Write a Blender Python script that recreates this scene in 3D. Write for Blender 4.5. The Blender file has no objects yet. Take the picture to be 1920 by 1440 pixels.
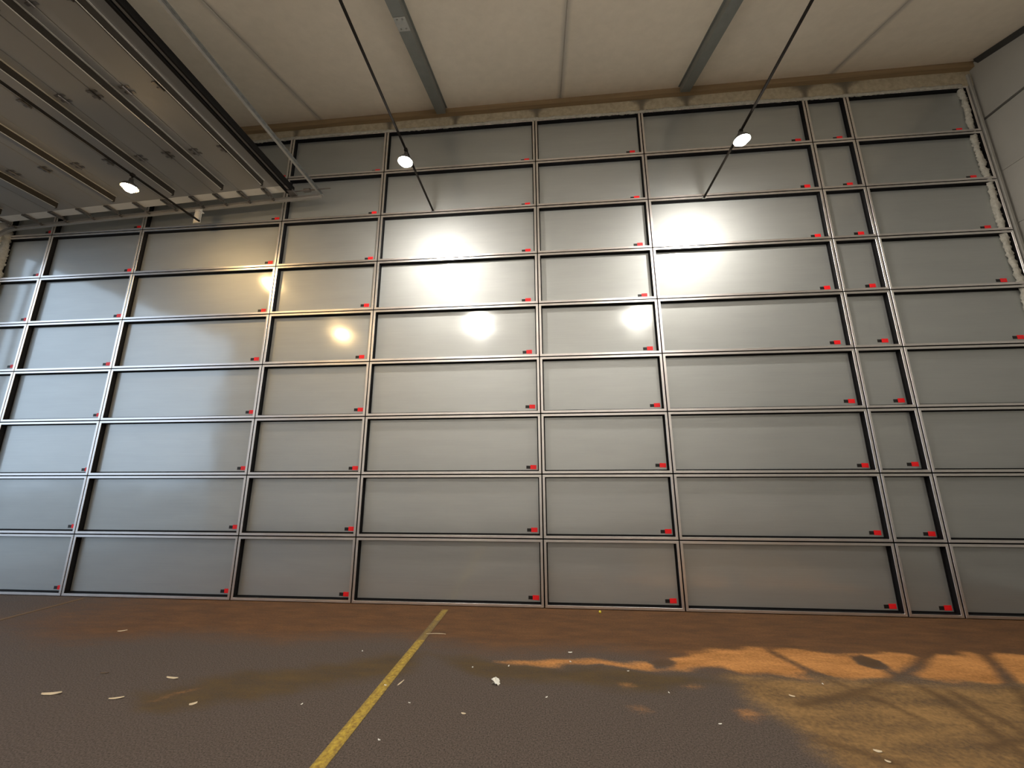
import bpy, math, random
import numpy as np
from mathutils import Matrix, Vector

random.seed(7)
rng = np.random.default_rng(7)
scene = bpy.context.scene
COL = scene.collection

# ------------------------------------------------------------------ camera
cam_data = bpy.data.cameras.new('camera')
cam = bpy.data.objects.new('camera', cam_data)
COL.objects.link(cam)
scene.camera = cam
YAW, PITCH, ROLL = 0.0831216, 0.2135049, 0.0047093
cam_data.sensor_fit = 'HORIZONTAL'
cam_data.sensor_width = 36.0
cam_data.lens = 36.0 * 719.44 / 1920.0
cam_data.clip_start = 0.05
cam_data.clip_end = 300
Rz = Matrix.Rotation(YAW, 3, 'Z')
Rx = Matrix.Rotation(PITCH, 3, 'X')
Ry = Matrix.Rotation(ROLL, 3, 'Y')
R = Rz @ Rx @ Ry                       # columns: right, forward, up
right, fwd, up = R.col[0], R.col[1], R.col[2]
M = Matrix((right, up, -fwd)).transposed().to_4x4()
M.translation = Vector((0.0, -4.857, 1.585))
cam.matrix_world = M

# ------------------------------------------------------------------ world, exposure
world = bpy.data.worlds.new('overcast_sky')
scene.world = world
world.use_nodes = True
wn = world.node_tree.nodes
wn['Background'].inputs['Color'].default_value = (0.66, 0.81, 1.0, 1)
SKY_STRENGTH = 0.74
wn['Background'].inputs['Strength'].default_value = SKY_STRENGTH
LAMP_WHITE = 480.0
LAMP_WARM = 200.0
vs = scene.view_settings
vs.view_transform = 'Standard'
vs.look = 'None'
vs.gamma = 1.0
vs.use_curve_mapping = False
vs.exposure = 1.38


# ------------------------------------------------------------------ helpers
def lin(r, g, b):
    def f(c):
        c /= 255.0
        return c / 12.92 if c <= 0.04045 else ((c + 0.055) / 1.055) ** 2.4
    return (f(r), f(g), f(b), 1.0)


class MB:
    """collects faces into one mesh"""
    def __init__(self):
        self.v, self.f, self.m = [], [], []

    def face(self, pts, mi=0):
        b = len(self.v)
        self.v += [tuple(p) for p in pts]
        self.f.append(tuple(range(b, b + len(pts))))
        self.m.append(mi)
        return self

    def grid(self, rings, mi=0, close_u=True, cap=True):
        """rings: list of lists of points; quads between successive rings"""
        b = len(self.v)
        n = len(rings[0])
        for r in rings:
            self.v += [tuple(p) for p in r]
        for i in range(len(rings) - 1):
            for j in range(n if close_u else n - 1):
                k = (j + 1) % n
                self.f.append((b + i * n + j, b + i * n + k, b + (i + 1) * n + k, b + (i + 1) * n + j))
                self.m.append(mi)
        if cap and close_u:
            self.f.append(tuple(b + j for j in reversed(range(n))))
            self.m.append(mi)
            e = b + (len(rings) - 1) * n
            self.f.append(tuple(e + j for j in range(n)))
            self.m.append(mi)
        return self

    def box(self, lo, hi, mi=0, bev=0.0):
        x0, y0, z0 = lo
        x1, y1, z1 = hi
        if bev <= 0:
            r = lambda z: [(x0, y0, z), (x1, y0, z), (x1, y1, z), (x0, y1, z)]
            return self.grid([r(z0), r(z1)], mi)
        c = bev
        def r(z, i):
            a, b_, e, g = x0 + i, x1 - i, y0 + i, y1 - i
            return [(a + c, e, z), (b_ - c, e, z), (b_, e + c, z), (b_, g - c, z), (b_ - c, g, z), (a + c, g, z), (a, g - c, z), (a, e + c, z)]
        return self.grid([r(z0, c), r(z0 + c, 0), r(z1 - c, 0), r(z1, c)], mi)

    def tube(self, pts, rad, n=8, mi=0):
        rings = []
        pts = [Vector(p) for p in pts]
        for i, p in enumerate(pts):
            d = (pts[min(i + 1, len(pts) - 1)] - pts[max(i - 1, 0)]).normalized()
            a = d.cross(Vector((0, 0, 1)))
            if a.length < 1e-3:
                a = d.cross(Vector((1, 0, 0)))
            a.normalize()
            b = d.cross(a)
            rr = rad[i] if isinstance(rad, (list, tuple)) else rad
            rings.append([p + (a * math.cos(t) + b * math.sin(t)) * rr for t in [2 * math.pi * k / n for k in range(n)]])
        return self.grid(rings, mi)

    def lathe(self, prof, n=20, c=(0, 0, 0), mi=0):
        rings = [[(c[0] + r * math.cos(2 * math.pi * k / n), c[1] + r * math.sin(2 * math.pi * k / n), c[2] + z) for k in range(n)] for r, z in prof]
        return self.grid(rings, mi)

    def mesh(self, name, mats, smooth=False):
        me = bpy.data.meshes.new(name)
        me.from_pydata(self.v, [], self.f)
        for m in mats if isinstance(mats, (list, tuple)) else [mats]:
            me.materials.append(m)
        me.polygons.foreach_set('material_index', self.m)
        me.polygons.foreach_set('use_smooth', [smooth] * len(self.f))
        me.update()
        return me

    def obj(self, name, mats, parent=None, smooth=False):
        return link(name, self.mesh(name, mats, smooth), parent)


def link(name, data, parent=None, loc=None):
    o = bpy.data.objects.new(name, data)
    COL.objects.link(o)
    if parent is not None:
        o.parent = parent
    if loc is not None:
        o.location = loc
    return o


def tag(o, label, cat, group=None):
    o['label'] = label
    o['category'] = cat
    o['kind'] = 'thing'
    if group:
        o['group'] = group
    return o


def struct(o, label=None):
    o['kind'] = 'structure'
    if label:
        o['label'] = label
    return o


def mat(name, color, rough=0.6, metal=0.0, spec=0.5, noise=0.0, nscale=8.0, bump=0.0, bscale=60.0, rvar=0.0):
    m = bpy.data.materials.new(name)
    m.use_nodes = True
    nt = m.node_tree
    b = nt.nodes['Principled BSDF']
    b.inputs['Base Color'].default_value = color
    b.inputs['Roughness'].default_value = rough
    b.inputs['Metallic'].default_value = metal
    b.inputs['Specular IOR Level'].default_value = spec
    tc = nt.nodes.new('ShaderNodeTexCoord')
    if noise or rvar:
        n = nt.nodes.new('ShaderNodeTexNoise')
        n.inputs['Scale'].default_value = nscale
        n.inputs['Detail'].default_value = 6
        nt.links.new(tc.outputs['Object'], n.inputs['Vector'])
        if noise:
            mix = nt.nodes.new('ShaderNodeMix')
            mix.data_type = 'RGBA'
            mix.inputs['A'].default_value = [c * (1 - noise) for c in color[:3]] + [1]
            mix.inputs['B'].default_value = [min(1, c * (1 + noise)) for c in color[:3]] + [1]
            nt.links.new(n.outputs['Fac'], mix.inputs['Factor'])
            nt.links.new(mix.outputs['Result'], b.inputs['Base Color'])
        if rvar:
            mr = nt.nodes.new('ShaderNodeMapRange')
            mr.inputs['To Min'].default_value = rough - rvar
            mr.inputs['To Max'].default_value = rough + rvar
            nt.links.new(n.outputs['Fac'], mr.inputs['Value'])
            nt.links.new(mr.outputs['Result'], b.inputs['Roughness'])
    if bump:
        n2 = nt.nodes.new('ShaderNodeTexNoise')
        n2.inputs['Scale'].default_value = bscale
        n2.inputs['Detail'].default_value = 4
        nt.links.new(tc.outputs['Object'], n2.inputs['Vector'])
        bp = nt.nodes.new('ShaderNodeBump')
        bp.inputs['Strength'].default_value = bump
        bp.inputs['Distance'].default_value = 0.01
        nt.links.new(n2.outputs['Fac'], bp.inputs['Height'])
        nt.links.new(bp.outputs['Normal'], b.inputs['Normal'])
    return m


# ------------------------------------------------------------------ materials
def sheet_material():
    m = bpy.data.materials.new('brushed_sheet_metal')
    m.use_nodes = True
    nt = m.node_tree
    L = nt.links.new
    b = nt.nodes['Principled BSDF']
    b.inputs['Metallic'].default_value = 1.0
    tc = nt.nodes.new('ShaderNodeTexCoord')
    oi = nt.nodes.new('ShaderNodeObjectInfo')
    add = nt.nodes.new('ShaderNodeVectorMath')
    add.operation = 'MULTIPLY_ADD'
    add.inputs[1].default_value = (1, 1, 1)
    cmb = nt.nodes.new('ShaderNodeCombineXYZ')
    ml = nt.nodes.new('ShaderNodeMath')
    ml.operation = 'MULTIPLY'
    ml.inputs[1].default_value = 37.0
    L(oi.outputs['Random'], ml.inputs[0])
    for k in range(3):
        L(ml.outputs[0], cmb.inputs[k])
    L(tc.outputs['Object'], add.inputs[0])
    L(cmb.outputs[0], add.inputs[2])
    # wiped smears, longer along the sheet
    mp = nt.nodes.new('ShaderNodeMapping')
    mp.inputs['Scale'].default_value = (0.7, 1, 3.2)
    L(add.outputs[0], mp.inputs['Vector'])
    n1 = nt.nodes.new('ShaderNodeTexNoise')
    n1.inputs['Scale'].default_value = 2.2
    n1.inputs['Detail'].default_value = 3
    n1.inputs['Distortion'].default_value = 0.3
    L(mp.outputs[0], n1.inputs['Vector'])
    mr = nt.nodes.new('ShaderNodeMapRange')
    mr.inputs['From Min'].default_value = 0.3
    mr.inputs['From Max'].default_value = 0.75
    mr.inputs['To Min'].default_value = 0.12
    mr.inputs['To Max'].default_value = 0.155
    L(n1.outputs['Fac'], mr.inputs['Value'])
    L(mr.outputs[0], b.inputs['Roughness'])
    # rolling lines
    mp2 = nt.nodes.new('ShaderNodeMapping')
    mp2.inputs['Scale'].default_value = (1.2, 1, 90)
    L(add.outputs[0], mp2.inputs['Vector'])
    n2 = nt.nodes.new('ShaderNodeTexNoise')
    n2.inputs['Scale'].default_value = 1.5
    n2.inputs['Detail'].default_value = 3
    L(mp2.outputs[0], n2.inputs['Vector'])
    mixf = nt.nodes.new('ShaderNodeMath')
    mixf.operation = 'MULTIPLY_ADD'
    mixf.inputs[1].default_value = 0.45
    L(n2.outputs['Fac'], mixf.inputs[0])
    m2 = nt.nodes.new('ShaderNodeMath')
    m2.operation = 'MULTIPLY'
    m2.inputs[1].default_value = 0.55
    L(n1.outputs['Fac'], m2.inputs[0])
    L(m2.outputs[0], mixf.inputs[2])
    mx = nt.nodes.new('ShaderNodeMix')
    mx.data_type = 'RGBA'
    mx.inputs['A'].default_value = (0.50, 0.525, 0.525, 1)
    mx.inputs['B'].default_value = (0.61, 0.635, 0.63, 1)
    L(mixf.outputs[0], mx.inputs['Factor'])
    L(mx.outputs['Result'], b.inputs['Base Color'])
    # slight waviness of thin sheet
    n3 = nt.nodes.new('ShaderNodeTexNoise')
    n3.inputs['Scale'].default_value = 1.6
    n3.inputs['Detail'].default_value = 1
    L(add.outputs[0], n3.inputs['Vector'])
    bp = nt.nodes.new('ShaderNodeBump')
    bp.inputs['Strength'].default_value = 0.22
    bp.inputs['Distance'].default_value = 0.03
    L(n3.outputs['Fac'], bp.inputs['Height'])
    L(bp.outputs[0], b.inputs['Normal'])
    # rougher zinc bloom over the brushed metal: a second, wider lobe
    b2 = nt.nodes.new('ShaderNodeBsdfPrincipled')
    b2.inputs['Metallic'].default_value = 1.0
    b2.inputs['Roughness'].default_value = 0.66
    L(mx.outputs['Result'], b2.inputs['Base Color'])
    L(bp.outputs[0], b2.inputs['Normal'])
    ms = nt.nodes.new('ShaderNodeMixShader')
    ms.inputs[0].default_value = 0.74
    L(b.outputs[0], ms.inputs[1])
    L(b2.outputs[0], ms.inputs[2])
    L(ms.outputs[0], nt.nodes['Material Output'].inputs['Surface'])
    return m


SHEET = sheet_material()
ALU = mat('bare_frame_metal', (0.93, 0.905, 0.89, 1), rough=0.36, metal=1.0, nscale=6, rvar=0.05, noise=0.05)
BLACK = mat('black_gasket', (0.006, 0.006, 0.007, 1), rough=0.6, spec=0.2, noise=0.3, nscale=20)
DARK_BACK = mat('dark_backing', (0.006, 0.006, 0.006, 1), rough=0.9, spec=0.1, noise=0.3)
STICK_BLACK = mat('sticker_black', (0.008, 0.007, 0.007, 1), rough=0.5, noise=0.2, nscale=30)
STICK_RED = mat('sticker_red', (1.0, 0.012, 0.018, 1), rough=0.45, noise=0.05, nscale=30)
GALV = mat('galvanised_steel', (0.42, 0.42, 0.40, 1), rough=0.42, metal=0.75, noise=0.18, nscale=22, rvar=0.08)
GALV_L = mat('pale_galvanised_steel', (0.30, 0.29, 0.27, 1), rough=0.45, metal=0.4, noise=0.12, nscale=22)
BEAM = mat('grey_beam_steel', (0.21, 0.22, 0.205, 1), rough=0.5, metal=0.3, noise=0.15, nscale=10)
SEAM = mat('dusty_joint_tape', (0.30, 0.275, 0.235, 1), rough=0.9, noise=0.25, nscale=9)
WALLR = mat('grey_cladding_board', (0.30, 0.295, 0.27, 1), rough=0.6, noise=0.08, nscale=2.5, bump=0.06, bscale=90)
DARKTRIM = mat('dark_joint_strip', (0.03, 0.03, 0.028, 1), rough=0.7, noise=0.3)
WHITEWALL = mat('off_white_board', (0.84, 0.825, 0.79, 1), rough=0.6, noise=0.06, nscale=2)
FOAM = mat('pale_sealing_foam', (0.42, 0.41, 0.36, 1), rough=0.85, noise=0.35, nscale=28, bump=0.9, bscale=55)
DOORSKIN = mat('cream_door_skin', (0.23, 0.222, 0.205, 1), rough=0.5, noise=0.05, nscale=3, bump=0.08, bscale=150)
DOORSTRIP = mat('pale_end_stile', (0.60, 0.58, 0.53, 1), rough=0.45, metal=0.2, noise=0.08)
BROWN = mat('dark_brown_profile', (0.022, 0.018, 0.013, 1), rough=0.75, spec=0.2, noise=0.25, nscale=12)
HINGE = mat('dark_hinge_steel', (0.13, 0.12, 0.11, 1), rough=0.45, metal=0.6, noise=0.2, nscale=30)
CABLE = mat('black_cable', (0.012, 0.010, 0.008, 1), rough=0.85, spec=0.1, noise=0.3, nscale=30)
SHADE = mat('dark_enamel_shade', (0.05, 0.047, 0.043, 1), rough=0.4, noise=0.15, nscale=40)
SOCKET = mat('black_lamp_socket', (0.03, 0.028, 0.026, 1), rough=0.45, noise=0.2, nscale=40)


def emis(name, col, s):
    m = bpy.data.materials.new(name)
    m.use_nodes = True
    nt = m.node_tree
    nt.nodes.remove(nt.nodes['Principled BSDF'])
    e = nt.nodes.new('ShaderNodeEmission')
    e.inputs['Color'].default_value = col
    e.inputs['Strength'].default_value = s
    nt.links.new(e.outputs[0], nt.nodes['Material Output'].inputs['Surface'])
    return m


GLOW_WHITE = emis('lamp_glow_white', (1.0, 0.92, 0.825, 1), LAMP_WHITE)
GLOW_WARM = emis('lamp_glow_warm', (1.0, 0.66, 0.30, 1), LAMP_WARM)


def wood_material(name, c1, c2, axis=0):
    m = bpy.data.materials.new(name)
    m.use_nodes = True
    nt = m.node_tree
    L = nt.links.new
    b = nt.nodes['Principled BSDF']
    b.inputs['Roughness'].default_value = 0.75
    tc = nt.nodes.new('ShaderNodeTexCoord')
    mp = nt.nodes.new('ShaderNodeMapping')
    s = [28, 28, 28]
    s[axis] = 1.1
    mp.inputs['Scale'].default_value = s
    n = nt.nodes.new('ShaderNodeTexNoise')
    n.inputs['Scale'].default_value = 1.0
    n.inputs['Detail'].default_value = 5
    mx = nt.nodes.new('ShaderNodeMix')
    mx.data_type = 'RGBA'
    mx.inputs['A'].default_value = c1
    mx.inputs['B'].default_value = c2
    L(tc.outputs['Object'], mp.inputs[0])
    L(mp.outputs[0], n.inputs[0])
    L(n.outputs['Fac'], mx.inputs['Factor'])
    L(mx.outputs['Result'], b.inputs['Base Color'])
    return m


TIMBER = wood_material('brown_timber', (0.17, 0.115, 0.06, 1), (0.34, 0.24, 0.13, 1))
CHIP = wood_material('pale_wood_chip', (0.55, 0.45, 0.30, 1), (0.80, 0.70, 0.52, 1))
CHIP_DARK = wood_material('brown_leaf_litter', (0.07, 0.05, 0.035, 1), (0.16, 0.11, 0.07, 1))
PAPER = mat('white_paper', (0.78, 0.78, 0.72, 1), rough=0.8, noise=0.08, nscale=40)
YELLOWBALL = mat('yellow_plastic', (0.85, 0.72, 0.06, 1), rough=0.4, noise=0.08, nscale=40)


def attr_mix_material(name, base1, base2, layers, rough=0.85, bump=0.35, bscale=90, nscale=14, stretch=None, edge=0.7):
    """base noise between two colours, then each (attribute, colour1, colour2) laid over it"""
    m = bpy.data.materials.new(name)
    m.use_nodes = True
    nt = m.node_tree
    L = nt.links.new
    b = nt.nodes['Principled BSDF']
    b.inputs['Roughness'].default_value = rough
    b.inputs['Specular IOR Level'].default_value = 0.25
    tc = nt.nodes.new('ShaderNodeTexCoord')

    def noise(sc, det=8):
        n = nt.nodes.new('ShaderNodeTexNoise')
        n.inputs['Scale'].default_value = sc
        n.inputs['Detail'].default_value = det
        n.inputs['Roughness'].default_value = 0.65
        if stretch and sc < 20:
            mp = nt.nodes.new('ShaderNodeMapping')
            mp.inputs['Scale'].default_value = stretch
            L(tc.outputs['Object'], mp.inputs['Vector'])
            L(mp.outputs[0], n.inputs['Vector'])
        else:
            L(tc.outputs['Object'], n.inputs['Vector'])
        return n

    def mix(f, a, c):
        x = nt.nodes.new('ShaderNodeMix')
        x.data_type = 'RGBA'
        for key, val in (('Factor', f), ('A', a), ('B', c)):
            if isinstance(val, tuple):
                x.inputs[key].default_value = val
            else:
                L(val, x.inputs[key])
        return x.outputs['Result']
    grain = noise(nscale * 12, 4)
    ramp = nt.nodes.new('ShaderNodeMapRange')
    ramp.inputs['From Min'].default_value = 0.33
    ramp.inputs['From Max'].default_value = 0.67
    L(grain.outputs['Fac'], ramp.inputs['Value'])
    col = mix(ramp.outputs[0], base1, base2)
    for attr, c1, c2, sc in layers:
        at = nt.nodes.new('ShaderNodeAttribute')
        at.attribute_name = attr
        n = noise(sc)
        # noisy edge: factor = smoothstep(attr + (noise-0.5)*k)
        ma = nt.nodes.new('ShaderNodeMath')
        ma.operation = 'MULTIPLY_ADD'
        ma.inputs[1].default_value = edge
        nf = noise(sc * 9, 5)
        av = nt.nodes.new('ShaderNodeMix')
        av.inputs[0].default_value = 0.42
        L(n.outputs['Fac'], av.inputs[2])
        L(nf.outputs['Fac'], av.inputs[3])
        L(av.outputs[0], ma.inputs[0])
        sub = nt.nodes.new('ShaderNodeMath')
        sub.operation = 'SUBTRACT'
        sub.inputs[1].default_value = edge / 2
        L(at.outputs['Fac'], sub.inputs[0])
        L(sub.outputs[0], ma.inputs[2])
        mul = nt.nodes.new('ShaderNodeMapRange')
        mul.interpolation_type = 'SMOOTHSTEP'
        mul.inputs['From Min'].default_value = 0.1
        mul.inputs['From Max'].default_value = 0.9
        L(ma.outputs[0], mul.inputs['Value'])
        fac = nt.nodes.new('ShaderNodeMath')
        fac.operation = 'MULTIPLY'
        L(mul.outputs[0], fac.inputs[0])
        gate = nt.nodes.new('ShaderNodeMapRange')
        gate.inputs['From Max'].default_value = 0.12
        L(at.outputs['Fac'], gate.inputs['Value'])
        L(gate.outputs[0], fac.inputs[1])
        cr = nt.nodes.new('ShaderNodeMapRange')
        cr.inputs['From Min'].default_value = 0.32
        cr.inputs['From Max'].default_value = 0.68
        L(av.outputs[0], cr.inputs['Value'])
        col = mix(fac.outputs[0], col, mix(cr.outputs[0], c1, c2))
    L(col, b.inputs['Base Color'])
    bp = nt.nodes.new('ShaderNodeBump')
    bp.inputs['Strength'].default_value = bump
    bp.inputs['Distance'].default_value = 0.006
    L(noise(bscale, 5).outputs['Fac'], bp.inputs['Height'])
    L(bp.outputs[0], b.inputs['Normal'])
    return m


FLOOR = attr_mix_material('stained_asphalt', lin(56, 50, 45), lin(106, 94, 86), [
    ('dust', lin(76, 54, 36), lin(118, 84, 54), 6.0),
    ('damp', lin(62, 50, 30), lin(98, 80, 50), 6.0),
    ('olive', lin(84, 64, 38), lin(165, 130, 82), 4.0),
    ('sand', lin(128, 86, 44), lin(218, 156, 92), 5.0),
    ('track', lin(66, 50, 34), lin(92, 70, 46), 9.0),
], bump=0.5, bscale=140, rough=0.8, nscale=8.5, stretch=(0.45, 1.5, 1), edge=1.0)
YELLOW = attr_mix_material('worn_yellow_paint', lin(150, 120, 36), lin(226, 196, 70), [
    ('wear', lin(84, 74, 62), lin(112, 96, 78), 55.0),
], nscale=3, bump=0.5)
YELLOW_FAINT = attr_mix_material('faded_line_paint', lin(120, 96, 66), lin(140, 112, 76), [
    ('wear', lin(84, 70, 58), lin(104, 84, 66), 45.0),
], nscale=3, bump=0.5)
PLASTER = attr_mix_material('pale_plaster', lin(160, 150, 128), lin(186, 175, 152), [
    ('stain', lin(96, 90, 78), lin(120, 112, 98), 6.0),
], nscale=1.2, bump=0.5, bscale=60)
CEIL = attr_mix_material('cream_ceiling_board', (0.785, 0.715, 0.595, 1), (0.84, 0.765, 0.64, 1), [
    ('stain', (0.42, 0.39, 0.34, 1), (0.58, 0.54, 0.46, 1), 3.0),
], nscale=0.6, bump=0.05, bscale=120, rough=0.55)

# ------------------------------------------------------------------ dimensions
XL, XR = -8.64, 6.07            # side walls
YF = -6.1                       # front wall
COLS = [-8.60, -7.783, -6.204, -3.898, -2.351, -0.041, 1.525, 3.827, 4.38, 5.985]
ROWH = 0.75
NROW = 9
SLOPE, TILT = 0.325, 0.0095


def roof(x, y):
    return 7.03 + TILT * x + SLOPE * (y + 0.06)


# ------------------------------------------------------------------ floor
def axis_pts(breaks):
    out = []
    for a, b, st in breaks:
        n = max(1, int(round((b - a) / st)))
        out += [a + (b - a) * i / n for i in range(n)]
    return np.array(out + [breaks[-1][1]])


def seg_dist(P, poly, closed):
    d = np.full(len(P), 1e9)
    n = len(poly)
    for i in range(n if closed else n - 1):
        a = np.array(poly[i]); b = np.array(poly[(i + 1) % n])
        ab = b - a
        t = np.clip(((P - a) @ ab) / max(ab @ ab, 1e-9), 0, 1)
        q = P - (a + t[:, None] * ab)
        d = np.minimum(d, np.hypot(q[:, 0], q[:, 1]))
    return d


def inside(P, poly):
    r = np.zeros(len(P), bool)
    n = len(poly)
    for i in range(n):
        (x0, y0), (x1, y1) = poly[i], poly[(i + 1) % n]
        if y0 == y1:
            continue
        c = ((y0 > P[:, 1]) != (y1 > P[:, 1])) & (P[:, 0] < (x1 - x0) * (P[:, 1] - y0) / (y1 - y0) + x0)
        r ^= c
    return r


def soft(P, polys, w):
    o = np.zeros(len(P))
    for poly in polys:
        d = seg_dist(P, poly, True)
        s = np.where(inside(P, poly), d, -d)
        o = np.maximum(o, np.clip(0.5 + s / (2 * w), 0, 1))
    return o


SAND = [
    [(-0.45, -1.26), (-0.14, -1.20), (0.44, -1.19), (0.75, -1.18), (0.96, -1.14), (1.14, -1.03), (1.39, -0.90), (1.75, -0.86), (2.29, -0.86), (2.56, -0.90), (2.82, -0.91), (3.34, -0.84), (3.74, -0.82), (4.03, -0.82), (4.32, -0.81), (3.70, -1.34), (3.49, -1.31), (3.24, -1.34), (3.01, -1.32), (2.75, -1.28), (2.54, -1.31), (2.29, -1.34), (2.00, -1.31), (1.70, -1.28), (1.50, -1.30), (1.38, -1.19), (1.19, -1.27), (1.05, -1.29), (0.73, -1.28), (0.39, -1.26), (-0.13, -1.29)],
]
SANDFAINT = [
    [(-2.86, -2.02), (-2.62, -1.80), (-2.56, -1.79), (-2.68, -1.92)],
    [(1.20, -1.81), (1.32, -1.75), (1.40, -1.85), (1.29, -1.93), (1.21, -1.91)],
    [(0.93, -1.55), (1.06, -1.50), (1.14, -1.54), (1.03, -1.58)],
    [(0.51, -1.84), (0.61, -1.79), (0.68, -1.82), (0.59, -1.87)],
    [(0.51, -1.51), (0.60, -1.47), (0.63, -1.52), (0.54, -1.56)],
]
OLIVE = [
    [(1.37, -1.31), (2.00, -1.31), (2.54, -1.31), (3.02, -1.31), (3.83, -1.26), (4.4, -1.6), (4.2, -3.0), (1.55, -3.0), (1.49, -2.31), (1.50, -2.00), (1.43, -1.80), (1.34, -1.56)],
]
OLIVE2 = [
    [(-2.78, -2.13), (-3.05, -1.85), (-2.85, -1.82), (-2.70, -1.71), (-2.40, -1.53), (-1.80, -1.40), (-1.35, -1.18), (-1.08, -1.13), (-1.06, -1.47), (-1.55, -1.70), (-1.99, -1.90), (-2.34, -2.05), (-2.56, -2.13)],
    [(-1.08, -1.13), (-0.45, -1.24), (0.39, -1.28), (1.04, -1.33), (1.45, -1.40), (0.83, -1.63), (0.07, -1.58), (-0.62, -1.52)],
]
CLEAR = [
    [(2.54, -0.96), (2.66, -0.92), (2.73, -1.02), (2.70, -1.11), (2.58, -1.15), (2.51, -1.09)],
    [(0.82, -1.16), (0.94, -1.10), (1.05, -1.15), (1.00, -1.24), (0.85, -1.27)],
    [(0.32, -1.29), (0.41, -1.25), (0.47, -1.28), (0.38, -1.33)],
]
TRACKS = [
    [(2.65, -1.07), (2.69, -1.31), (2.72, -1.52), (2.70, -1.78), (2.63, -2.09), (2.61, -2.41)],
    [(1.93, -0.91), (2.02, -1.16), (2.12, -1.37), (2.25, -1.58), (2.35, -1.78)],
    [(3.22, -0.86), (3.01, -1.05), (2.68, -1.27), (2.15, -1.53), (1.69, -1.70)],
    [(3.72, -0.82), (3.52, -1.15), (3.25, -1.54), (3.00, -1.86)],
    [(2.86, -1.47), (2.85, -1.66), (2.85, -1.90)],
    [(1.54, -2.04), (1.72, -2.12), (1.89, -2.24)],
    [(2.50, -2.04), (2.70, -1.98), (2.94, -1.91)],
]


def build_floor():
    xs = axis_pts([(XL - 0.3, -5.0, 0.08), (-5.0, 5.0, 0.03), (5.0, XR + 0.2, 0.1)])
    ys = axis_pts([(YF - 0.2, -3.0, 0.5), (-3.0, 0.2, 0.025)])
    nx, ny = len(xs), len(ys)
    X, Y = np.meshgrid(xs, ys)
    P = np.stack([X.ravel(), Y.ravel()], 1)
    V = np.concatenate([P, np.zeros((len(P), 1))], 1)
    i, j = np.meshgrid(np.arange(nx - 1), np.arange(ny - 1))
    a = (j * nx + i).ravel()
    F = np.stack([a, a + 1, a + nx + 1, a + nx], 1)
    me = bpy.data.meshes.new('floor')
    me.from_pydata(V.tolist(), [], F.tolist())
    wob = 0.05 * np.sin(P[:, 0] * 7 + 3 * np.sin(P[:, 1] * 9)) + 0.03 * np.sin(P[:, 0] * 17 + P[:, 1] * 23)
    Q = P + np.stack([0 * wob, 0.5 * wob], 1)
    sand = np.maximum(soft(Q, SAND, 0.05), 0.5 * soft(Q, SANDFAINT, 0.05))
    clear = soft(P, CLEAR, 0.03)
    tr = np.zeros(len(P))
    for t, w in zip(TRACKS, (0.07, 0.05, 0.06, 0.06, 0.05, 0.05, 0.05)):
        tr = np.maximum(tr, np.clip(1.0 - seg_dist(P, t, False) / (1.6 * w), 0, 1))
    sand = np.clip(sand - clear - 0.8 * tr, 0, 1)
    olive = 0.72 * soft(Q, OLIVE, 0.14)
    # brown dirt washed up along the wall
    edge = -1.05 - 0.12 * np.sin(P[:, 0] * 0.9) + 0.08 * np.sin(P[:, 0] * 3.1)
    dust = np.clip((P[:, 1] - edge) / 0.55 + 0.5, 0, 1) * np.clip((P[:, 0] + 7.2) / 3.0, 0.25, 1)
    dust = 0.85 * dust
    olive2 = 0.66 * soft(Q, OLIVE2, 0.10)
    track = np.clip(0.62 * tr * (olive + sand + 0.3) + 0.55 * clear, 0, 0.7)
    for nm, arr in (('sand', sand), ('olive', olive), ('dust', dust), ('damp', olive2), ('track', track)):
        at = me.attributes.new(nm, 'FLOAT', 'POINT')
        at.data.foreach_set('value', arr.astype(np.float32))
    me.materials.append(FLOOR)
    me.update()
    return struct(link('floor', me), 'dark brown-grey asphalt floor with orange sand and worn yellow line')


floor = build_floor()


def strip(name, pts_l, pts_r, wear, m, parent, z=0.003, n=160):
    """flat painted line between two end pairs, subdivided so the wear attribute can vary"""
    P, Wv, F = [], [], []
    for i in range(n + 1):
        t = i / n
        for s in (0, 0.33, 0.67, 1):
            l = [pts_l[0][k] * (1 - t) + pts_l[1][k] * t for k in (0, 1)]
            r = [pts_r[0][k] * (1 - t) + pts_r[1][k] * t for k in (0, 1)]
            P.append((l[0] * (1 - s) + r[0] * s, l[1] * (1 - s) + r[1] * s, z))
            e = 0.12 if s in (0, 1) else 0.0
            Wv.append(min(1, wear(t) + e))
    for i in range(n):
        for s in range(3):
            a = i * 4 + s
            F.append((a, a + 1, a + 5, a + 4))
    b = len(P)
    P += [(-0 + x, y, 0.0) for (x, y, _) in P[:b]]
    Wv += Wv
    for i in range(n):
        F.append((i * 4, (i + 1) * 4, b + (i + 1) * 4, b + i * 4))
        F.append((i * 4 + 3, b + i * 4 + 3, b + (i + 1) * 4 + 3, (i + 1) * 4 + 3))
    me = bpy.data.meshes.new(name)
    me.from_pydata(P, [], F)
    at = me.attributes.new('wear', 'FLOAT', 'POINT')
    at.data.foreach_set('value', np.array(Wv, np.float32))
    me.materials.append(m)
    me.update()
    return link(name, me, parent)


yl = strip('painted_line', [(-1.205, -0.12), (-1.345, -3.4)], [(-1.130, -0.12), (-1.255, -3.4)],
           lambda t: 0.55 if t < 0.10 else (0.66 if t < 0.24 else 0.50 - 0.12 * t), YELLOW, floor)
yl['label'] = 'worn yellow painted floor line'
fl = strip('painted_line', [(-5.84, -0.05), (-6.02, -1.6)], [(-5.79, -0.05), (-5.96, -1.6)], lambda t: 0.5, YELLOW_FAINT, floor)
fl['label'] = 'faded thin floor line'

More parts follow.
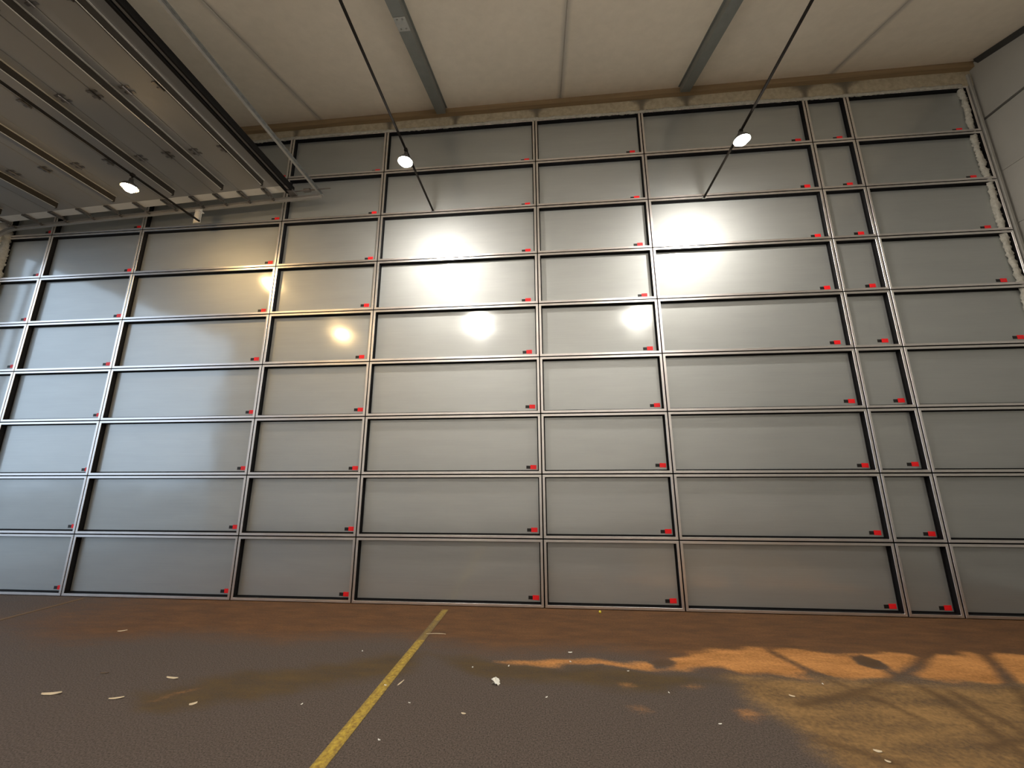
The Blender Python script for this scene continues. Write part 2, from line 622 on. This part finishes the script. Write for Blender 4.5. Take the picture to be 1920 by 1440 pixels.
struct(MB().box((-60, -40, -0.6), (XL - 0.3, 40, -0.02)).obj('ground', mat('outside_paving', lin(120, 118, 114), rough=0.9, noise=0.15, nscale=3)),
       'grey paving outside the open doorway')

# ------------------------------------------------------------------ back wall of framed sheet panels
REC = 0.06
wall_back = struct(MB().box((XL - 0.2, 0.085, -0.05), (XR + 0.2, 0.30, 7.3)).obj('wall_back', DARK_BACK),
                   'back wall built of stacked metal framed sheet panels')


def frame_mesh(w, h):
    mb = MB()
    prof = [(0.0065, 0.08), (0.0065, 0.003), (0.0085, 0.0), (0.0185, 0.0), (0.0195, 0.002), (0.0215, 0.002), (0.0225, 0.0), (0.034, 0.0),
            (0.036, 0.003), (0.0365, REC - 0.006), (0.049, REC - 0.006), (0.049, REC + 0.004)]
    loops = [[(d, y, d), (w - d, y, d), (w - d, y, h - d), (d, y, h - d)] for d, y in prof]
    for i in range(len(loops) - 1):
        mb.grid([loops[i], loops[i + 1]], 1 if i >= 8 or i == 0 else 0, cap=False)
    return mb.mesh('frame', [ALU, BLACK])


def sheet_mesh(w, h):
    d = 0.045
    mb = MB()
    mb.box((d, REC, d), (w - d, REC + 0.012, h - d))
    return mb.mesh('wall_panel', SHEET)


def sticker_mesh():
    mb = MB()
    mb.box((-0.125, -0.0016, 0.004), (-0.075, 0, 0.042), 0)
    mb.box((-0.0745, -0.0018, 0.0), (0.0, 0, 0.051), 1)
    return mb.mesh('sticker', [STICK_BLACK, STICK_RED])


STICKER = sticker_mesh()
for c in range(len(COLS) - 1):
    w = COLS[c + 1] - COLS[c]
    sm, fm = sheet_mesh(w, ROWH), frame_mesh(w, ROWH)
    for r in range(NROW):
        p = link('wall_panel', sm, wall_back, (COLS[c], 0, r * ROWH))
        link('frame', fm, p)
        inset = 0.062 + (0.035 if r >= 4 else 0.0) + random.uniform(-0.006, 0.012)
        if c == len(COLS) - 2:
            inset += 0.075
        s = link('sticker', STICKER, p, (w - inset, REC - 0.0003, 0.062 + random.uniform(-0.005, 0.014)))
        s.rotation_euler = (0, random.uniform(-0.03, 0.03), 0)


# plaster strip above the panels with darker marks over the panel joints, wider towards the top
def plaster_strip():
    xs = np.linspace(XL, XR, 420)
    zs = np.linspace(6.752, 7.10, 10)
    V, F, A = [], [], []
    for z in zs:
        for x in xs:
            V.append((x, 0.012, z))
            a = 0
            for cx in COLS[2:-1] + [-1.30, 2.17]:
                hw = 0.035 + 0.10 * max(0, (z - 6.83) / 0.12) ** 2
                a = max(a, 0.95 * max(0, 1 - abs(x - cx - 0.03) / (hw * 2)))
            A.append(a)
    n = len(xs)
    for j in range(len(zs) - 1):
        for i in range(n - 1):
            F.append((j * n + i, j * n + i + 1, (j + 1) * n + i + 1, (j + 1) * n + i))
    b = len(V)
    V += [(XL, 0.085, 6.76), (XR, 0.085, 6.76)]
    F.append((0, b, b + 1, n - 1))
    me = bpy.data.meshes.new('plaster_strip')
    me.from_pydata(V, [], F)
    at = me.attributes.new('stain', 'FLOAT', 'POINT')  # how strongly the plaster darkens over each joint
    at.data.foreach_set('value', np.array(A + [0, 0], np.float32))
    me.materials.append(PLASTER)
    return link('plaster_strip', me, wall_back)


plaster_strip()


def lumpy(name, pts, rad, axis, parent, step=0.035, amp=0.45, flat=0.5):
    """irregular bead of hardened foam along a straight run"""
    a, b = Vector(pts[0]), Vector(pts[1])
    n = int((b - a).length / step)
    d = (b - a).normalized()
    u = Vector((0, -1, 0))
    w = d.cross(u)
    rings = []
    ph = [random.uniform(0, 6) for _ in range(8)]
    sc = [1.0] * 8
    for i in range(n + 1):
        t = i / n
        sc = [0.55 * s + 0.45 * (1 + random.uniform(-amp, amp)) for s in sc]
        off = w * (0.35 * rad * math.sin(t * 31 + ph[0]))
        rings.append([a + (b - a) * t + off + (w * math.cos(k * math.pi / 4) + u * (flat * math.sin(k * math.pi / 4))) * rad * sc[k] for k in range(8)])
    mb = MB()
    mb.grid(rings)
    return mb.obj(name, FOAM, parent, smooth=True)


lumpy('foam_bead', [(XL + 0.05, 0.0, 6.746), (5.90, 0.0, 6.742)], 0.026, 0, wall_back, step=0.02, amp=0.75)
lumpy('foam_bead', [(5.905, 0.035, 0.0), (5.905, 0.035, 6.74)], 0.034, 2, wall_back, step=0.018, amp=0.85, flat=0.8)
lumpy('foam_bead', [(-8.56, 0.0, 0.0), (-8.56, 0.0, 5.35)], 0.045, 2, wall_back, step=0.02, amp=0.85, flat=0.9)

# timber batten under the ceiling
mb = MB()
z0 = lambda x: 6.945 + TILT * x
rings = []
for i in range(25):
    x = XL + (XR - XL) * i / 24
    j = 0.004 * math.sin(i * 2.3)
    rings.append([(x, -0.055, z0(x) + j), (x, 0.012, z0(x) + j), (x, 0.012, z0(x) + 0.11), (x, -0.055, z0(x) + 0.11)])
mb.grid(rings)
struct(mb.obj('trim_1', TIMBER), 'brown timber batten along the top of the back wall')

# ------------------------------------------------------------------ ceiling
mb = MB()
q = lambda x, y, dz=0: (x, y, roof(x, y) + dz)
mb.grid([[q(XL - .3, YF - .3, .03), q(XR + .3, YF - .3, .03), q(XR + .3, 0.3, .03), q(XL - .3, 0.3, .03)],
         [q(XL - .3, YF - .3, .2), q(XR + .3, YF - .3, .2), q(XR + .3, 0.3, .2), q(XL - .3, 0.3, .2)]])
ceiling = struct(mb.obj('ceiling', SEAM), 'sloping cream ceiling of wide boards')
CB = [XL - 0.02, -7.25, -5.35, -3.442, -1.50, 0.353, 2.17, 4.211, XR + 0.02]
for a, b in zip(CB[:-1], CB[1:]):
    g = 0.0015
    mb = MB()
    lo, hi = [], []
    x0, x1 = a + g, b - g
    bev = 0.012
    ring = lambda i, dz: [q(x0 + i, YF, dz), q(x1 - i, YF, dz), q(x1 - i, 0.012, dz), q(x0 + i, 0.012, dz)]
    V, F, A = [], [], []
    xs = [x0 + d for d in (0, .012, .03, .05, .075, .11, .16)] + [x0 + (x1 - x0) * k / 8 for k in range(1, 8)] + [x1 - d for d in (.16, .11, .075, .05, .03, .012, 0)]
    ys = [YF + (0.012 - YF) * k / 30 for k in range(31)]
    for y in ys:
        for x in xs:
            d = min(x - x0, x1 - x)
            dz = 0.004 if d < 1e-6 else 0.0
            V.append(q(x, y, dz))
            A.append(max(0.0, 0.85 * (1 - d / 0.085)))
    nx_ = len(xs)
    for j in range(len(ys) - 1):
        for i in range(nx_ - 1):
            F.append((j * nx_ + i, (j + 1) * nx_ + i, (j + 1) * nx_ + i + 1, j * nx_ + i + 1))
    b0 = len(V)
    V += [q(x, y, 0.04) for y in ys for x in (x0, x1)]
    A += [0.0] * (2 * len(ys))
    for j in range(len(ys) - 1):
        F.append((j * nx_, b0 + 2 * j, b0 + 2 * j + 2, (j + 1) * nx_))
        F.append((j * nx_ + nx_ - 1, (j + 1) * nx_ + nx_ - 1, b0 + 2 * j + 3, b0 + 2 * j + 1))
        F.append((b0 + 2 * j, b0 + 2 * j + 1, b0 + 2 * j + 3, b0 + 2 * j + 2))
    me = bpy.data.meshes.new('ceiling_board')
    me.from_pydata(V, [], F)
    at = me.attributes.new('stain', 'FLOAT', 'POINT')
    at.data.foreach_set('value', np.array(A, np.float32))
    me.materials.append(CEIL)
    link('ceiling_board', me, ceiling)


def beam(x, w, label):
    root = link('ceiling_beam', None)
    h = 0.10
    mb = MB()
    y1, y0 = -0.075, YF + 0.02
    # hollow channel with folded lips: outline in x/z swept along the slope
    t = 0.006
    prof = [(-w / 2 - 0.03, 0.0), (-w / 2, 0.0), (-w / 2, -h), (w / 2, -h), (w / 2, 0.0), (w / 2 + 0.03, 0.0), (w / 2 + 0.03, -t), (w / 2 + t, -t),
            (w / 2 + t, -h - t), (-w / 2 - t, -h - t), (-w / 2 - t, -t), (-w / 2 - 0.03, -t)]
    sec = lambda y: [(x + px, y, roof(x, y) + pz - 0.001) for px, pz in prof]
    mb.grid([sec(y0), sec(y1)])
    mb.obj('channel', BEAM, root)
    mb = MB()
    y = -1.66 if x < 0 else -2.3
    zz = roof(x, y) - h - t
    ang = math.atan(SLOPE)
    for dy in (0.0,):
        pts = lambda d, e: [(x + sx * (w / 2 + 0.004), y + sy * 0.09, roof(x, y + sy * 0.09) - h - t - e) for sx, sy in ((-1, -1), (1, -1), (1, 1), (-1, 1))]
        mb.grid([pts(0, 0.006), pts(0, -0.002)])
    mb.obj('splice_plate', GALV, root)
    for sx in (-0.03, 0.03):
        for sy in (-0.06, 0.06):
            mb = MB()
            mb.lathe([(0.002, -0.012), (0.008, -0.012), (0.010, -0.008), (0.010, 0.004)], 8, (x + sx, y + sy, roof(x, y + sy) - h - t - 0.004))
            mb.obj('bolt', GALV, root)
    tag(root, label, 'beam', 'steel beams under the ceiling')


beam(-1.473, 0.125, 'grey steel ceiling beam left of centre, ending over the middle lamp cable')
beam(2.166, 0.125, 'grey steel ceiling beam right of centre, beside the right lamp cable')

# ------------------------------------------------------------------ right wall
wall_right = struct(MB().box((XR + 0.045, YF - 0.2, -0.05), (XR + 0.3, 0.3, 7.4)).obj('wall_right', DARKTRIM), 'grey right wall of horizontal cladding boards')
ZB = [0.0, 0.80, 1.56, 2.32, 3.08, 3.84, 4.60, 5.36, 6.185, 7.30]
for i, (a, b) in enumerate(zip(ZB[:-1], ZB[1:])):
    mb = MB()
    lo = a + (0.024 if a == 6.185 else 0.0012)
    hi = b - (0.012 if b == 6.185 else 0.0012)
    c = 0.003
    if hi < 4.6:
        s = lambda y: [(XR + 0.05, y, lo), (XR + c, y, lo), (XR, y, lo + c), (XR, y, hi - c), (XR + c, y, hi), (XR + 0.05, y, hi)]
        mb.grid([s(YF), s(0.08)])
    else:
        cut = lambda y, z: min(z, max(lo, roof(XR, y) - 0.02))
        ys = [YF + (0.08 - YF) * k / 20 for k in range(21)]
        s = lambda y: [(XR + 0.05, y, lo), (XR + c, y, lo), (XR, y, lo + min(c, 0.001)), (XR, y, cut(y, hi - c)), (XR + c, y, cut(y, hi)), (XR + 0.05, y, cut(y, hi))]
        mb.grid([s(y) for y in ys])
    mb.obj('cladding_board', WALLR, wall_right)
mb = MB()
sec = lambda y: [(XR - 0.045, y, roof(XR, y) - 0.005), (XR - 0.045, y, roof(XR, y) - 0.04), (XR - 0.005, y, roof(XR, y) - 0.075), (XR + 0.02, y, roof(XR, y) - 0.075), (XR + 0.02, y, roof(XR, y) - 0.005)]
mb.grid([sec(YF), sec(-0.10)])
struct(mb.obj('trim_2', DARKTRIM), 'dark joint strip where the ceiling meets the right wall')
mb = MB()
mb.box((6.00, -0.012, 0.0), (6.035, 0.08, 6.93), 0, 0.004)
mb.box((6.035, 0.03, 0.0), (XR, 0.08, 6.93), 0)
mb.obj('corner_post', WALLR, wall_right)

# ------------------------------------------------------------------ left wall with the doorway, front wall
OY0, OY1, OZ = -4.62, -0.20, 5.14
mb = MB()
mb.box((XL - 0.2, OY1, -0.05), (XL, 0.3, 5.9))
mb.box((XL - 0.2, OY0, OZ), (XL, OY1, 5.9))
mb.box((XL - 0.2, YF - 0.2, -0.05), (XL, OY0, 5.9))
mb.box((XL - 0.2, YF - 0.2, 5.9), (XL, 0.3, 7.3))
struct(mb.obj('wall_left', WHITEWALL), 'left wall with the wide open doorway')
struct(MB().box((XL - 0.2, YF - 0.2, -0.05), (XR + 0.3, YF, 5.2)).obj('wall_front', WHITEWALL), 'pale front wall behind the camera')

# ------------------------------------------------------------------ overhead sectional door, folded up under the ceiling
DX0, DX1 = -8.02, -3.16          # horizontal run of the track
DZ = lambda x: 5.222 + 0.0459 * (x + 8.0)      # track centre height
DSL = math.atan(0.0459)
door = link('sectional_door', None)
tag(door, 'cream sectional overhead door folded up flat beneath the ceiling', 'door')
JX = [-3.52, -3.875, -4.24, -4.606, -4.968, -5.404, -5.842, -6.292, -6.739, -7.187, -7.615, -8.06, -8.42]
DY0, DY1 = -4.40, -0.36
STX = {-3.79: 0, -4.372: 0, -5.10: 0, -5.995: 0, -6.888: 0, -7.78: 0}


def door_piece(name, parent, mi_mats, build, smooth=False):
    mb = MB()
    build(mb)
    return mb.obj(name, mi_mats, parent, smooth)


HM = None
for i in range(len(JX) - 1):
    x1, x0 = JX[i] - 0.003, JX[i + 1] + 0.003
    zu = lambda x: DZ(x) + 0.045          # underside of the door
    T = 0.045
    rb = 0.004

    def sect(mb):
        s = lambda y: [(x0, y, zu(x0) + T), (x0, y, zu(x0) + rb), (x0 + rb, y, zu(x0)), (x1 - rb, y, zu(x1)), (x1, y, zu(x1) + rb), (x1, y, zu(x1) + T)]
        mb.grid([s(DY0), s(DY1)])
    sec_o = door_piece('door_section', door, DOORSKIN, sect)
    # end stiles at both track ends
    for ya, yb in ((DY1 - 0.10, DY1 + 0.02), (DY0 - 0.02, DY0 + 0.10)):
        def stile(mb):
            mb.grid([[(x0, ya, zu(x0) - 0.003), (x1, ya, zu(x1) - 0.003), (x1, yb, zu(x1) - 0.003), (x0, yb, zu(x0) - 0.003)],
                     [(x0, ya, zu(x0) + T), (x1, ya, zu(x1) + T), (x1, yb, zu(x1) + T), (x0, yb, zu(x0) + T)]])
        door_piece('end_stile', sec_o, DOORSTRIP, stile)
    if i + 1 < len(JX) - 1:
        xj = JX[i + 1]
        # hinges across the joint, in rows along the width
        for yh in (-1.155, -1.955, -2.745, -3.55):
            def hinge(mb):
                for sx in (-1, 1):
                    for sy in (-0.030, 0.030):
                        z = zu(xj + sx * 0.03) - 0.002
                        mb.box((xj + sx * 0.032 - 0.022, yh + sy - 0.012, z - 0.006), (xj + sx * 0.032 + 0.022, yh + sy + 0.012, z))
                mb.tube([(xj, yh - 0.05, zu(xj) - 0.014), (xj, yh + 0.05, zu(xj) - 0.014)], 0.011, 8)
            door_piece('hinge', sec_o, HINGE, hinge)
        # roller bracket on the stile: two bars and a roller running in the track
        for side, yt in ((1, -0.25), (-1, DY0 - 0.11)):
            ys = DY1 if side > 0 else DY0
            def bracket(mb):
                for dx in (-0.026, 0.022):
                    mb.box((xj + dx - 0.012, min(ys - side * 0.10, ys + side * 0.05), zu(xj) - 0.022), (xj + dx + 0.012, max(ys - side * 0.10, ys + side * 0.05), zu(xj) - 0.004))
                mb.box((xj - 0.038, min(ys - side * 0.10, ys - side * 0.06), zu(xj) - 0.008), (xj + 0.034, max(ys - side * 0.10, ys - side * 0.06), zu(xj) - 0.003))
                mb.tube([(xj, ys - side * 0.02, zu(xj) - 0.022), (xj, yt, DZ(xj) + 0.022)], 0.008, 8)
                mb.tube([(xj, yt - 0.012, DZ(xj)+0.02), (xj, yt + 0.012, DZ(xj)+0.02)], 0.020, 12)
            door_piece('roller_bracket', sec_o, HINGE, bracket)
    for sx in STX:
        if x0 <= sx < x1:
            def stiff(mb):
                ya, yb = DY0 + 0.24, -0.59
                z = zu(sx)
                t = 0.0025
                # Z-shaped stiffener: top flange on the skin, dark web, folded bright lip
                mb.box((sx - 0.03, ya, z - 0.003), (sx + 0.03, yb, z), 1)
                mb.box((sx - t, ya, z - 0.074), (sx + 0.012, yb, z - 0.003), 0)
                mb.box((sx - 0.006, ya, z - 0.077), (sx + 0.003, yb, z - 0.074), 1)
                mb.box((sx - 0.012, yb - 0.01, z - 0.086), (sx + 0.016, yb, z - 0.002), 0)
            door_piece('stiffener', sec_o, [BROWN, DOORSTRIP], stiff)


def top_edge(mb):
    x = -3.52
    z = DZ(x) + 0.045
    mb.box((x - 0.085, DY0, z - 0.035), (x - 0.055, DY1 + 0.02, z))
    mb.box((x - 0.002, DY0, z - 0.03), (x + 0.02, DY1 + 0.02, z + 0.055))


door_piece('rubber_edge', door, mat('black_rubber', (0.006, 0.0055, 0.005, 1), rough=0.9, spec=0.1, noise=0.2), top_edge)
def tfix(mb):
    z = DZ(-3.55) + 0.045
    mb.box((-3.60, DY1 - 0.03, z - 0.03), (-3.49, DY1 + 0.09, z - 0.004))
    mb.tube([(-3.50, DY1 + 0.03, z), (-2.98, DY1 + 0.05, z + 0.035)], 0.009, 8)
    mb.tube([(-3.36, DY1 + 0.035, z + 0.01), (-3.27, DY1 + 0.04, z + 0.016)], 0.028, 10)
door_piece('bumper_rod', door, HINGE, tfix)


def track(y, side, label):
    """C-shaped rail: straight run, bend, then down the doorway jamb"""
    root = link('door_track', None)
    path = [(DX1, DZ(DX1))]
    n = 24
    for i in range(1, n + 1):
        x = DX1 + (DX0 - DX1) * i / n
        path.append((x, DZ(x)))
    rad = 0.50
    cx, cz = DX0, DZ(DX0) - rad
    for k in range(1, 13):
        a = math.pi / 2 * k / 12
        path.append((cx - rad * math.sin(a), cz + rad * math.cos(a)))
    path.append((cx - rad, 0.05))
    h, d, lip, t = 0.027, 0.045, 0.010, 0.003
    # profile in (normal, y): opens towards the door (side * y)
    prof = [(-h, lip), (-h, d), (h, d), (h, lip), (h - t, lip), (h - t, d - t), (-h + t, d - t), (-h + t, lip)]
    rings = []
    for i, (x, z) in enumerate(path):
        a = Vector(path[max(i - 1, 0)]); b = Vector(path[min(i + 1, len(path) - 1)])
        tg = (b - a).normalized()
        nx, nz = -tg.y, tg.x
        if nz > 0 or (abs(nz) < 0.02 and nx > 0):
            nx, nz = -nx, -nz
        # consistent normal: upwards on the flat run, towards the wall on the jamb
        nx, nz = (tg.y, -tg.x)
        rings.append([(x + nx * pn, y + side * (py - 0.02), z + nz * pn) for pn, py in prof])
    mb = MB()
    mb.grid(rings)
    mb.obj('rail', GALV_L, root)
    for x in (-4.35, -6.6) if side < 0 else ():
        mb = MB()
        yy = y + side * 0.03
        zr = roof(x, yy) - 0.004
        mb.box((x - 0.02, yy - 0.004, DZ(x) - 0.02), (x + 0.02, yy + 0.004, zr))
        mb.obj('hanger', GALV_L, root)
    return tag(root, label, 'rail', 'door tracks')


tr_far = track(-0.25, 1, 'galvanised door track running along the metal panel wall')
tr_near = track(DY0 - 0.11, -1, 'galvanised door track on the far side of the overhead door from the panel wall')
mb = MB()
mb.box((-5.075, -0.262, 5.115), (-4.965, -0.254, 5.335))
mb.box((-5.06, -0.275, 5.30), (-4.98, -0.205, 5.312))
mb.obj('bracket_plate', DOORSTRIP, tr_far)

# slotted cross angle tying the free ends of the tracks
root = link('cross_rail', None)
z = DZ(DX1)
mb = MB()
mb.box((-3.165, DY0 - 0.17, z + 0.028), (-3.160, -0.20, z + 0.086), 0)
mb.box((-3.190, DY0 - 0.17, z + 0.026), (-3.160, -0.20, z + 0.030), 1)
mb.obj('angle', [mat('dark_angle_steel', (0.085, 0.088, 0.082, 1), rough=0.5, metal=0.2, noise=0.15), GALV], root)
mb = MB()
for i in range(52):
    y = -0.28 - i * 0.08
    mb.box((-3.1606, y - 0.022, z + 0.054), (-3.1594, y + 0.022, z + 0.062))
o = mb.obj('slots', DARKTRIM, root)
o['kind'] = 'stuff'
for y in (-0.225, DY0 - 0.135):
    mb = MB()
    mb.box((-3.20, y - 0.02, z + 0.022), (-3.135, y + 0.02, z + 0.028))
    mb.obj('end_bracket', GALV, root)
mb = MB()
for y in (-3.0,):
    mb.box((-3.165, y - 0.015, z + 0.05), (-3.161, y + 0.015, roof(-3.16, y) - 0.003))
mb.obj('hanger', GALV, root)
tag(root, 'slim slotted steel angle joining the ends of the door tracks', 'rail')


# ------------------------------------------------------------------ lamps on tensioned cables
def cable(pts, label, anchor):
    root = link('lamp_cable', None)
    mb = MB()
    P = []
    a, b = Vector(pts[0]), Vector(pts[1])
    for i in range(31):
        t = i / 30
        p = a.lerp(b, t)
        p.z -= 0.03 * math.sin(math.pi * t)
        P.append(p)
    mb.tube(P, 0.0145, 8)
    mb.obj('wire', CABLE, root, True)
    mb = MB()
    if anchor:
        mb.box((a.x - 0.03, -0.004, a.z - 0.022), (a.x + 0.03, 0.004, a.z + 0.022), 0, 0.003)
        mb.tube([(a.x, 0.0, a.z), (a.x, -0.06, a.z)], 0.009, 8)
    else:
        mb.tube([(a.x, a.y - 0.03, a.z), (a.x, a.y + 0.01, a.z)], 0.014, 8)
    mb.obj('anchor', GALV, root)
    mb = MB()
    mb.tube([b + Vector((0, 0, -0.03)), b + Vector((0, 0, 0.05))], 0.014, 8)
    mb.obj('roof_hook', GALV, root)
    tag(root, label, 'cable', 'tensioned lamp cables')
    return lambda y: a.z + (b.z - a.z) * (y - a.y) / (b.y - a.y) - 0.03 * math.sin(math.pi * (y - a.y) / (b.y - a.y))


def cend(x, z, slope):
    y = -4.6
    while z - slope * (-y) < 0:
        y += 1
    return y


def lamp(x, y, zc, zl, glow, label):
    """cable clip, drop lead, socket, finned neck and glowing globe bulb"""
    root = link('globe_lamp', None, None, (x, y, zl))
    h = zc - zl
    mb = MB()
    mb.box((-0.018, -0.022, h - 0.022), (0.018, 0.022, h + 0.018), 0, 0.004)
    mb.tube([(0, 0, h - 0.02), (0, 0, 0.10)], 0.007, 8)
    mb.obj('cable_clip', CABLE, root)
    mb = MB()
    mb.lathe([(0.006, 0.118), (0.018, 0.112), (0.022, 0.098), (0.024, 0.070), (0.030, 0.062), (0.030, 0.055)], 16)
    mb.obj('socket', SOCKET, root, True)
    mb = MB()
    mb.lathe([(0.028, 0.060), (0.040, 0.050), (0.056, 0.034), (0.070, 0.026), (0.087, -0.015), (0.084, -0.016), (0.068, 0.020), (0.050, 0.016)], 28)
    mb.obj('shade', SHADE, root, True)
    mb = MB()
    r = 0.066
    prof = [(0.040, 0.0125), (0.058, 0.0120)] + [(r * math.cos(a), r * math.sin(a) * 1.08) for a in [math.radians(d) for d in (5, -15, -35, -55, -75)]] + [(0.002, -r * 1.08)]
    mb.lathe(prof, 16)
    mb.obj('globe', glow, root, True)
    return tag(root, label, 'lamp', 'globe lamps on cables')


cL = cable([(-4.978, -0.262, 5.135), (-4.978, -4.3, 5.16)], 'black lamp cable passing beneath the open overhead door', False)
cM = cable([(-1.557, 0.0, 5.274), (-1.557, -4.7, 5.30)], 'black lamp cable in the middle, left of the centre', True)
cR = cable([(2.278, 0.0, 5.227), (2.278, -4.5, 5.50)], 'black lamp cable on the right, near the narrow panel column', True)
lamp(-4.978, -1.193, cL(-1.193), 4.955, GLOW_WARM, 'warm orange globe lamp glowing under the overhead door')
lamp(-1.557, -1.122, cM(-1.122), 5.11, GLOW_WHITE, 'bright white globe lamp in the middle, between the other two')
lamp(2.278, -1.032, cR(-1.032), 5.165, GLOW_WHITE, 'bright white globe lamp on the right, nearest the grey side wall')
lamp(-4.978, -3.75, cL(-3.75), 4.90, GLOW_WARM, 'warm globe lamp farther from the panel wall on the cable under the overhead door')
lamp(-1.557, -3.80, cM(-3.80), 5.05, GLOW_WHITE, 'white globe lamp farther from the panel wall on the middle cable')
lamp(2.278, -3.74, cR(-3.74), 5.10, GLOW_WHITE, 'white globe lamp farther from the panel wall on the right cable')


# ------------------------------------------------------------------ litter on the floor
def chip(x, y, ln, w, ang, m, name, label, cat, group, curl=0.2):
    mb = MB()
    n = 7
    rings = []
    for i in range(n):
        t = i / (n - 1)
        ww = w * (0.12 + 0.88 * math.sin(math.pi * min(max(t, 0.03), 0.97)) ** 0.7) * random.uniform(0.85, 1.1)
        zz = 0.0015 + curl * ln * 0.25 * (2 * t - 1) ** 2
        side = 0.12 * ln * math.sin(t * 2.4)
        rings.append([(ln * (t - .5), side - ww / 2, zz), (ln * (t - .5), side, zz + 0.25 * w), (ln * (t - .5), side + ww / 2, zz), (ln * (t - .5), side, zz - 0.001)])
    mb.grid(rings)
    o = mb.obj(name, m, None)
    o.location = (x, y, 0.001)
    o.rotation_euler = (0, 0, ang)
    return tag(o, label, cat, group)


G = 'wood chips on the floor'
chip(-3.579, -1.978, .125, .034, 0.15, CHIP, 'wood_chip', 'largest pale wood chip, at far left of the asphalt floor', 'wood chip', G)
chip(-3.051, -1.990, .090, .022, 0.25, CHIP, 'wood_chip', 'slim pale wood chip between the largest chip and the olive stain', 'wood chip', G)
chip(-2.908, -1.714, .100, .026, -0.15, CHIP, 'wood_chip', 'pale wood chip just above the left olive stain', 'wood chip', G)
chip(-2.449, -2.007, .045, .030, 0.6, CHIP, 'wood_chip', 'short pale wood chip on the left olive stain', 'wood chip', G)
chip(-4.245, -0.932, .075, .018, 0.4, CHIP, 'wood_chip', 'small thin wood chip left, closest to the panel wall', 'wood chip', G)
chip(-3.523, -1.681, .060, .020, 0.1, CHIP_DARK, 'dry_leaf', 'dark curled leaf above the slim pale wood chip', 'leaf', None)
chip(-1.114, -1.647, .080, .014, 1.2, CHIP, 'wood_chip', 'thin pale sliver just right of the yellow line', 'wood chip', G)
chip(-1.094, -0.780, .190, .010, -0.03, CHIP, 'twig', 'straight pale twig crossing the yellow line near the wall', 'twig', None, 0.0)
chip(0.182, -1.060, .036, .016, 0.0, PAPER, 'paper_scrap', 'tiny white paper strip above the orange sand', 'paper', None)
chip(1.694, -1.601, .036, .018, -0.6, CHIP, 'wood_chip', 'tiny pale chip below the right sand band', 'wood chip', G)
chip(1.841, -2.129, .040, .024, -0.4, CHIP, 'wood_chip', 'pale chip low on the right, upper of two', 'wood chip', G)
chip(1.832, -2.206, .026, .018, -0.7, CHIP, 'wood_chip', 'tiny pale chip low on the right, lower of two', 'wood chip', G)
chip(-0.571, -1.970, .032, .018, -0.3, CHIP, 'wood_chip', 'tiny pale chip below the white paper scrap', 'wood chip', G)
crumbs = [((-1.645, -1.164), 'left of the yellow line, nearest the panel wall'), ((-1.221, -1.677), 'touching the right edge of the yellow line'),
          ((-0.967, -1.877), 'right of the yellow line, below the thin sliver'), ((-0.025, -1.743), 'right of the crumpled paper scrap'),
          ((0.176, -1.22), 'on the tip of the orange sand band'), ((-1.70, -1.95), 'left of the yellow line, nearest the camera'),
          ((-1.02, -2.25), 'close to the yellow line at the bottom of the picture'), ((-0.62, -1.37), 'above and left of the crumpled paper scrap'),
          ((-0.33, -1.33), 'just above the crumpled paper scrap'), ((0.62, -1.34), 'below the middle of the orange sand band'),
          ((1.06, -1.95), 'left of the pale sand patch'), ((0.85, -1.62), 'between the small faint sand patches'),
          ((2.02, -1.42), 'just below the orange sand band on the right')]
for (x, y), where in crumbs:
    chip(x, y, random.uniform(.014, .024), random.uniform(.010, .014), random.uniform(0, 3), PAPER, 'crumb', 'tiny white crumb ' + where, 'crumb', 'white crumbs on the floor')
# crumpled paper scrap
mb = MB()
rings = []
rr = random.Random(5)
for i in range(6):
    rings.append([(0.045 * (j - 2.5) / 2.5 * rr.uniform(.5, 1.2) + 0.012 * math.sin(i), 0.055 * (i - 2.5) / 2.5 + rr.uniform(-.012, .012), 0.002 + rr.uniform(0, 0.035) * (1 if 0 < j < 5 else 0.3)) for j in range(6)])
mb.grid(rings, close_u=False)
b = len(mb.v)
mb.grid([[(x, y, max(0.0, z - 0.0015)) for x, y, z in r] for r in rings], close_u=False)
o = mb.obj('paper_scrap', PAPER)
o.location = (-0.409, -1.573, 0.0005)
o.scale = (0.62, 0.75, 0.6)
tag(o, 'crumpled white paper scrap in the middle of the floor', 'paper')
mb = MB()
mb.lathe([(0.001, 0.0)] + [(0.014 * math.cos(math.radians(a)), 0.014 + 0.014 * math.sin(math.radians(a))) for a in (-70, -45, -20, 0, 20, 45, 70)] + [(0.001, 0.028)], 12)
o = mb.obj('ball', YELLOWBALL, None, True)
o.location = (0.571, -0.10, 0)
tag(o, 'tiny yellow ball on the floor at the foot of the panel wall', 'ball')
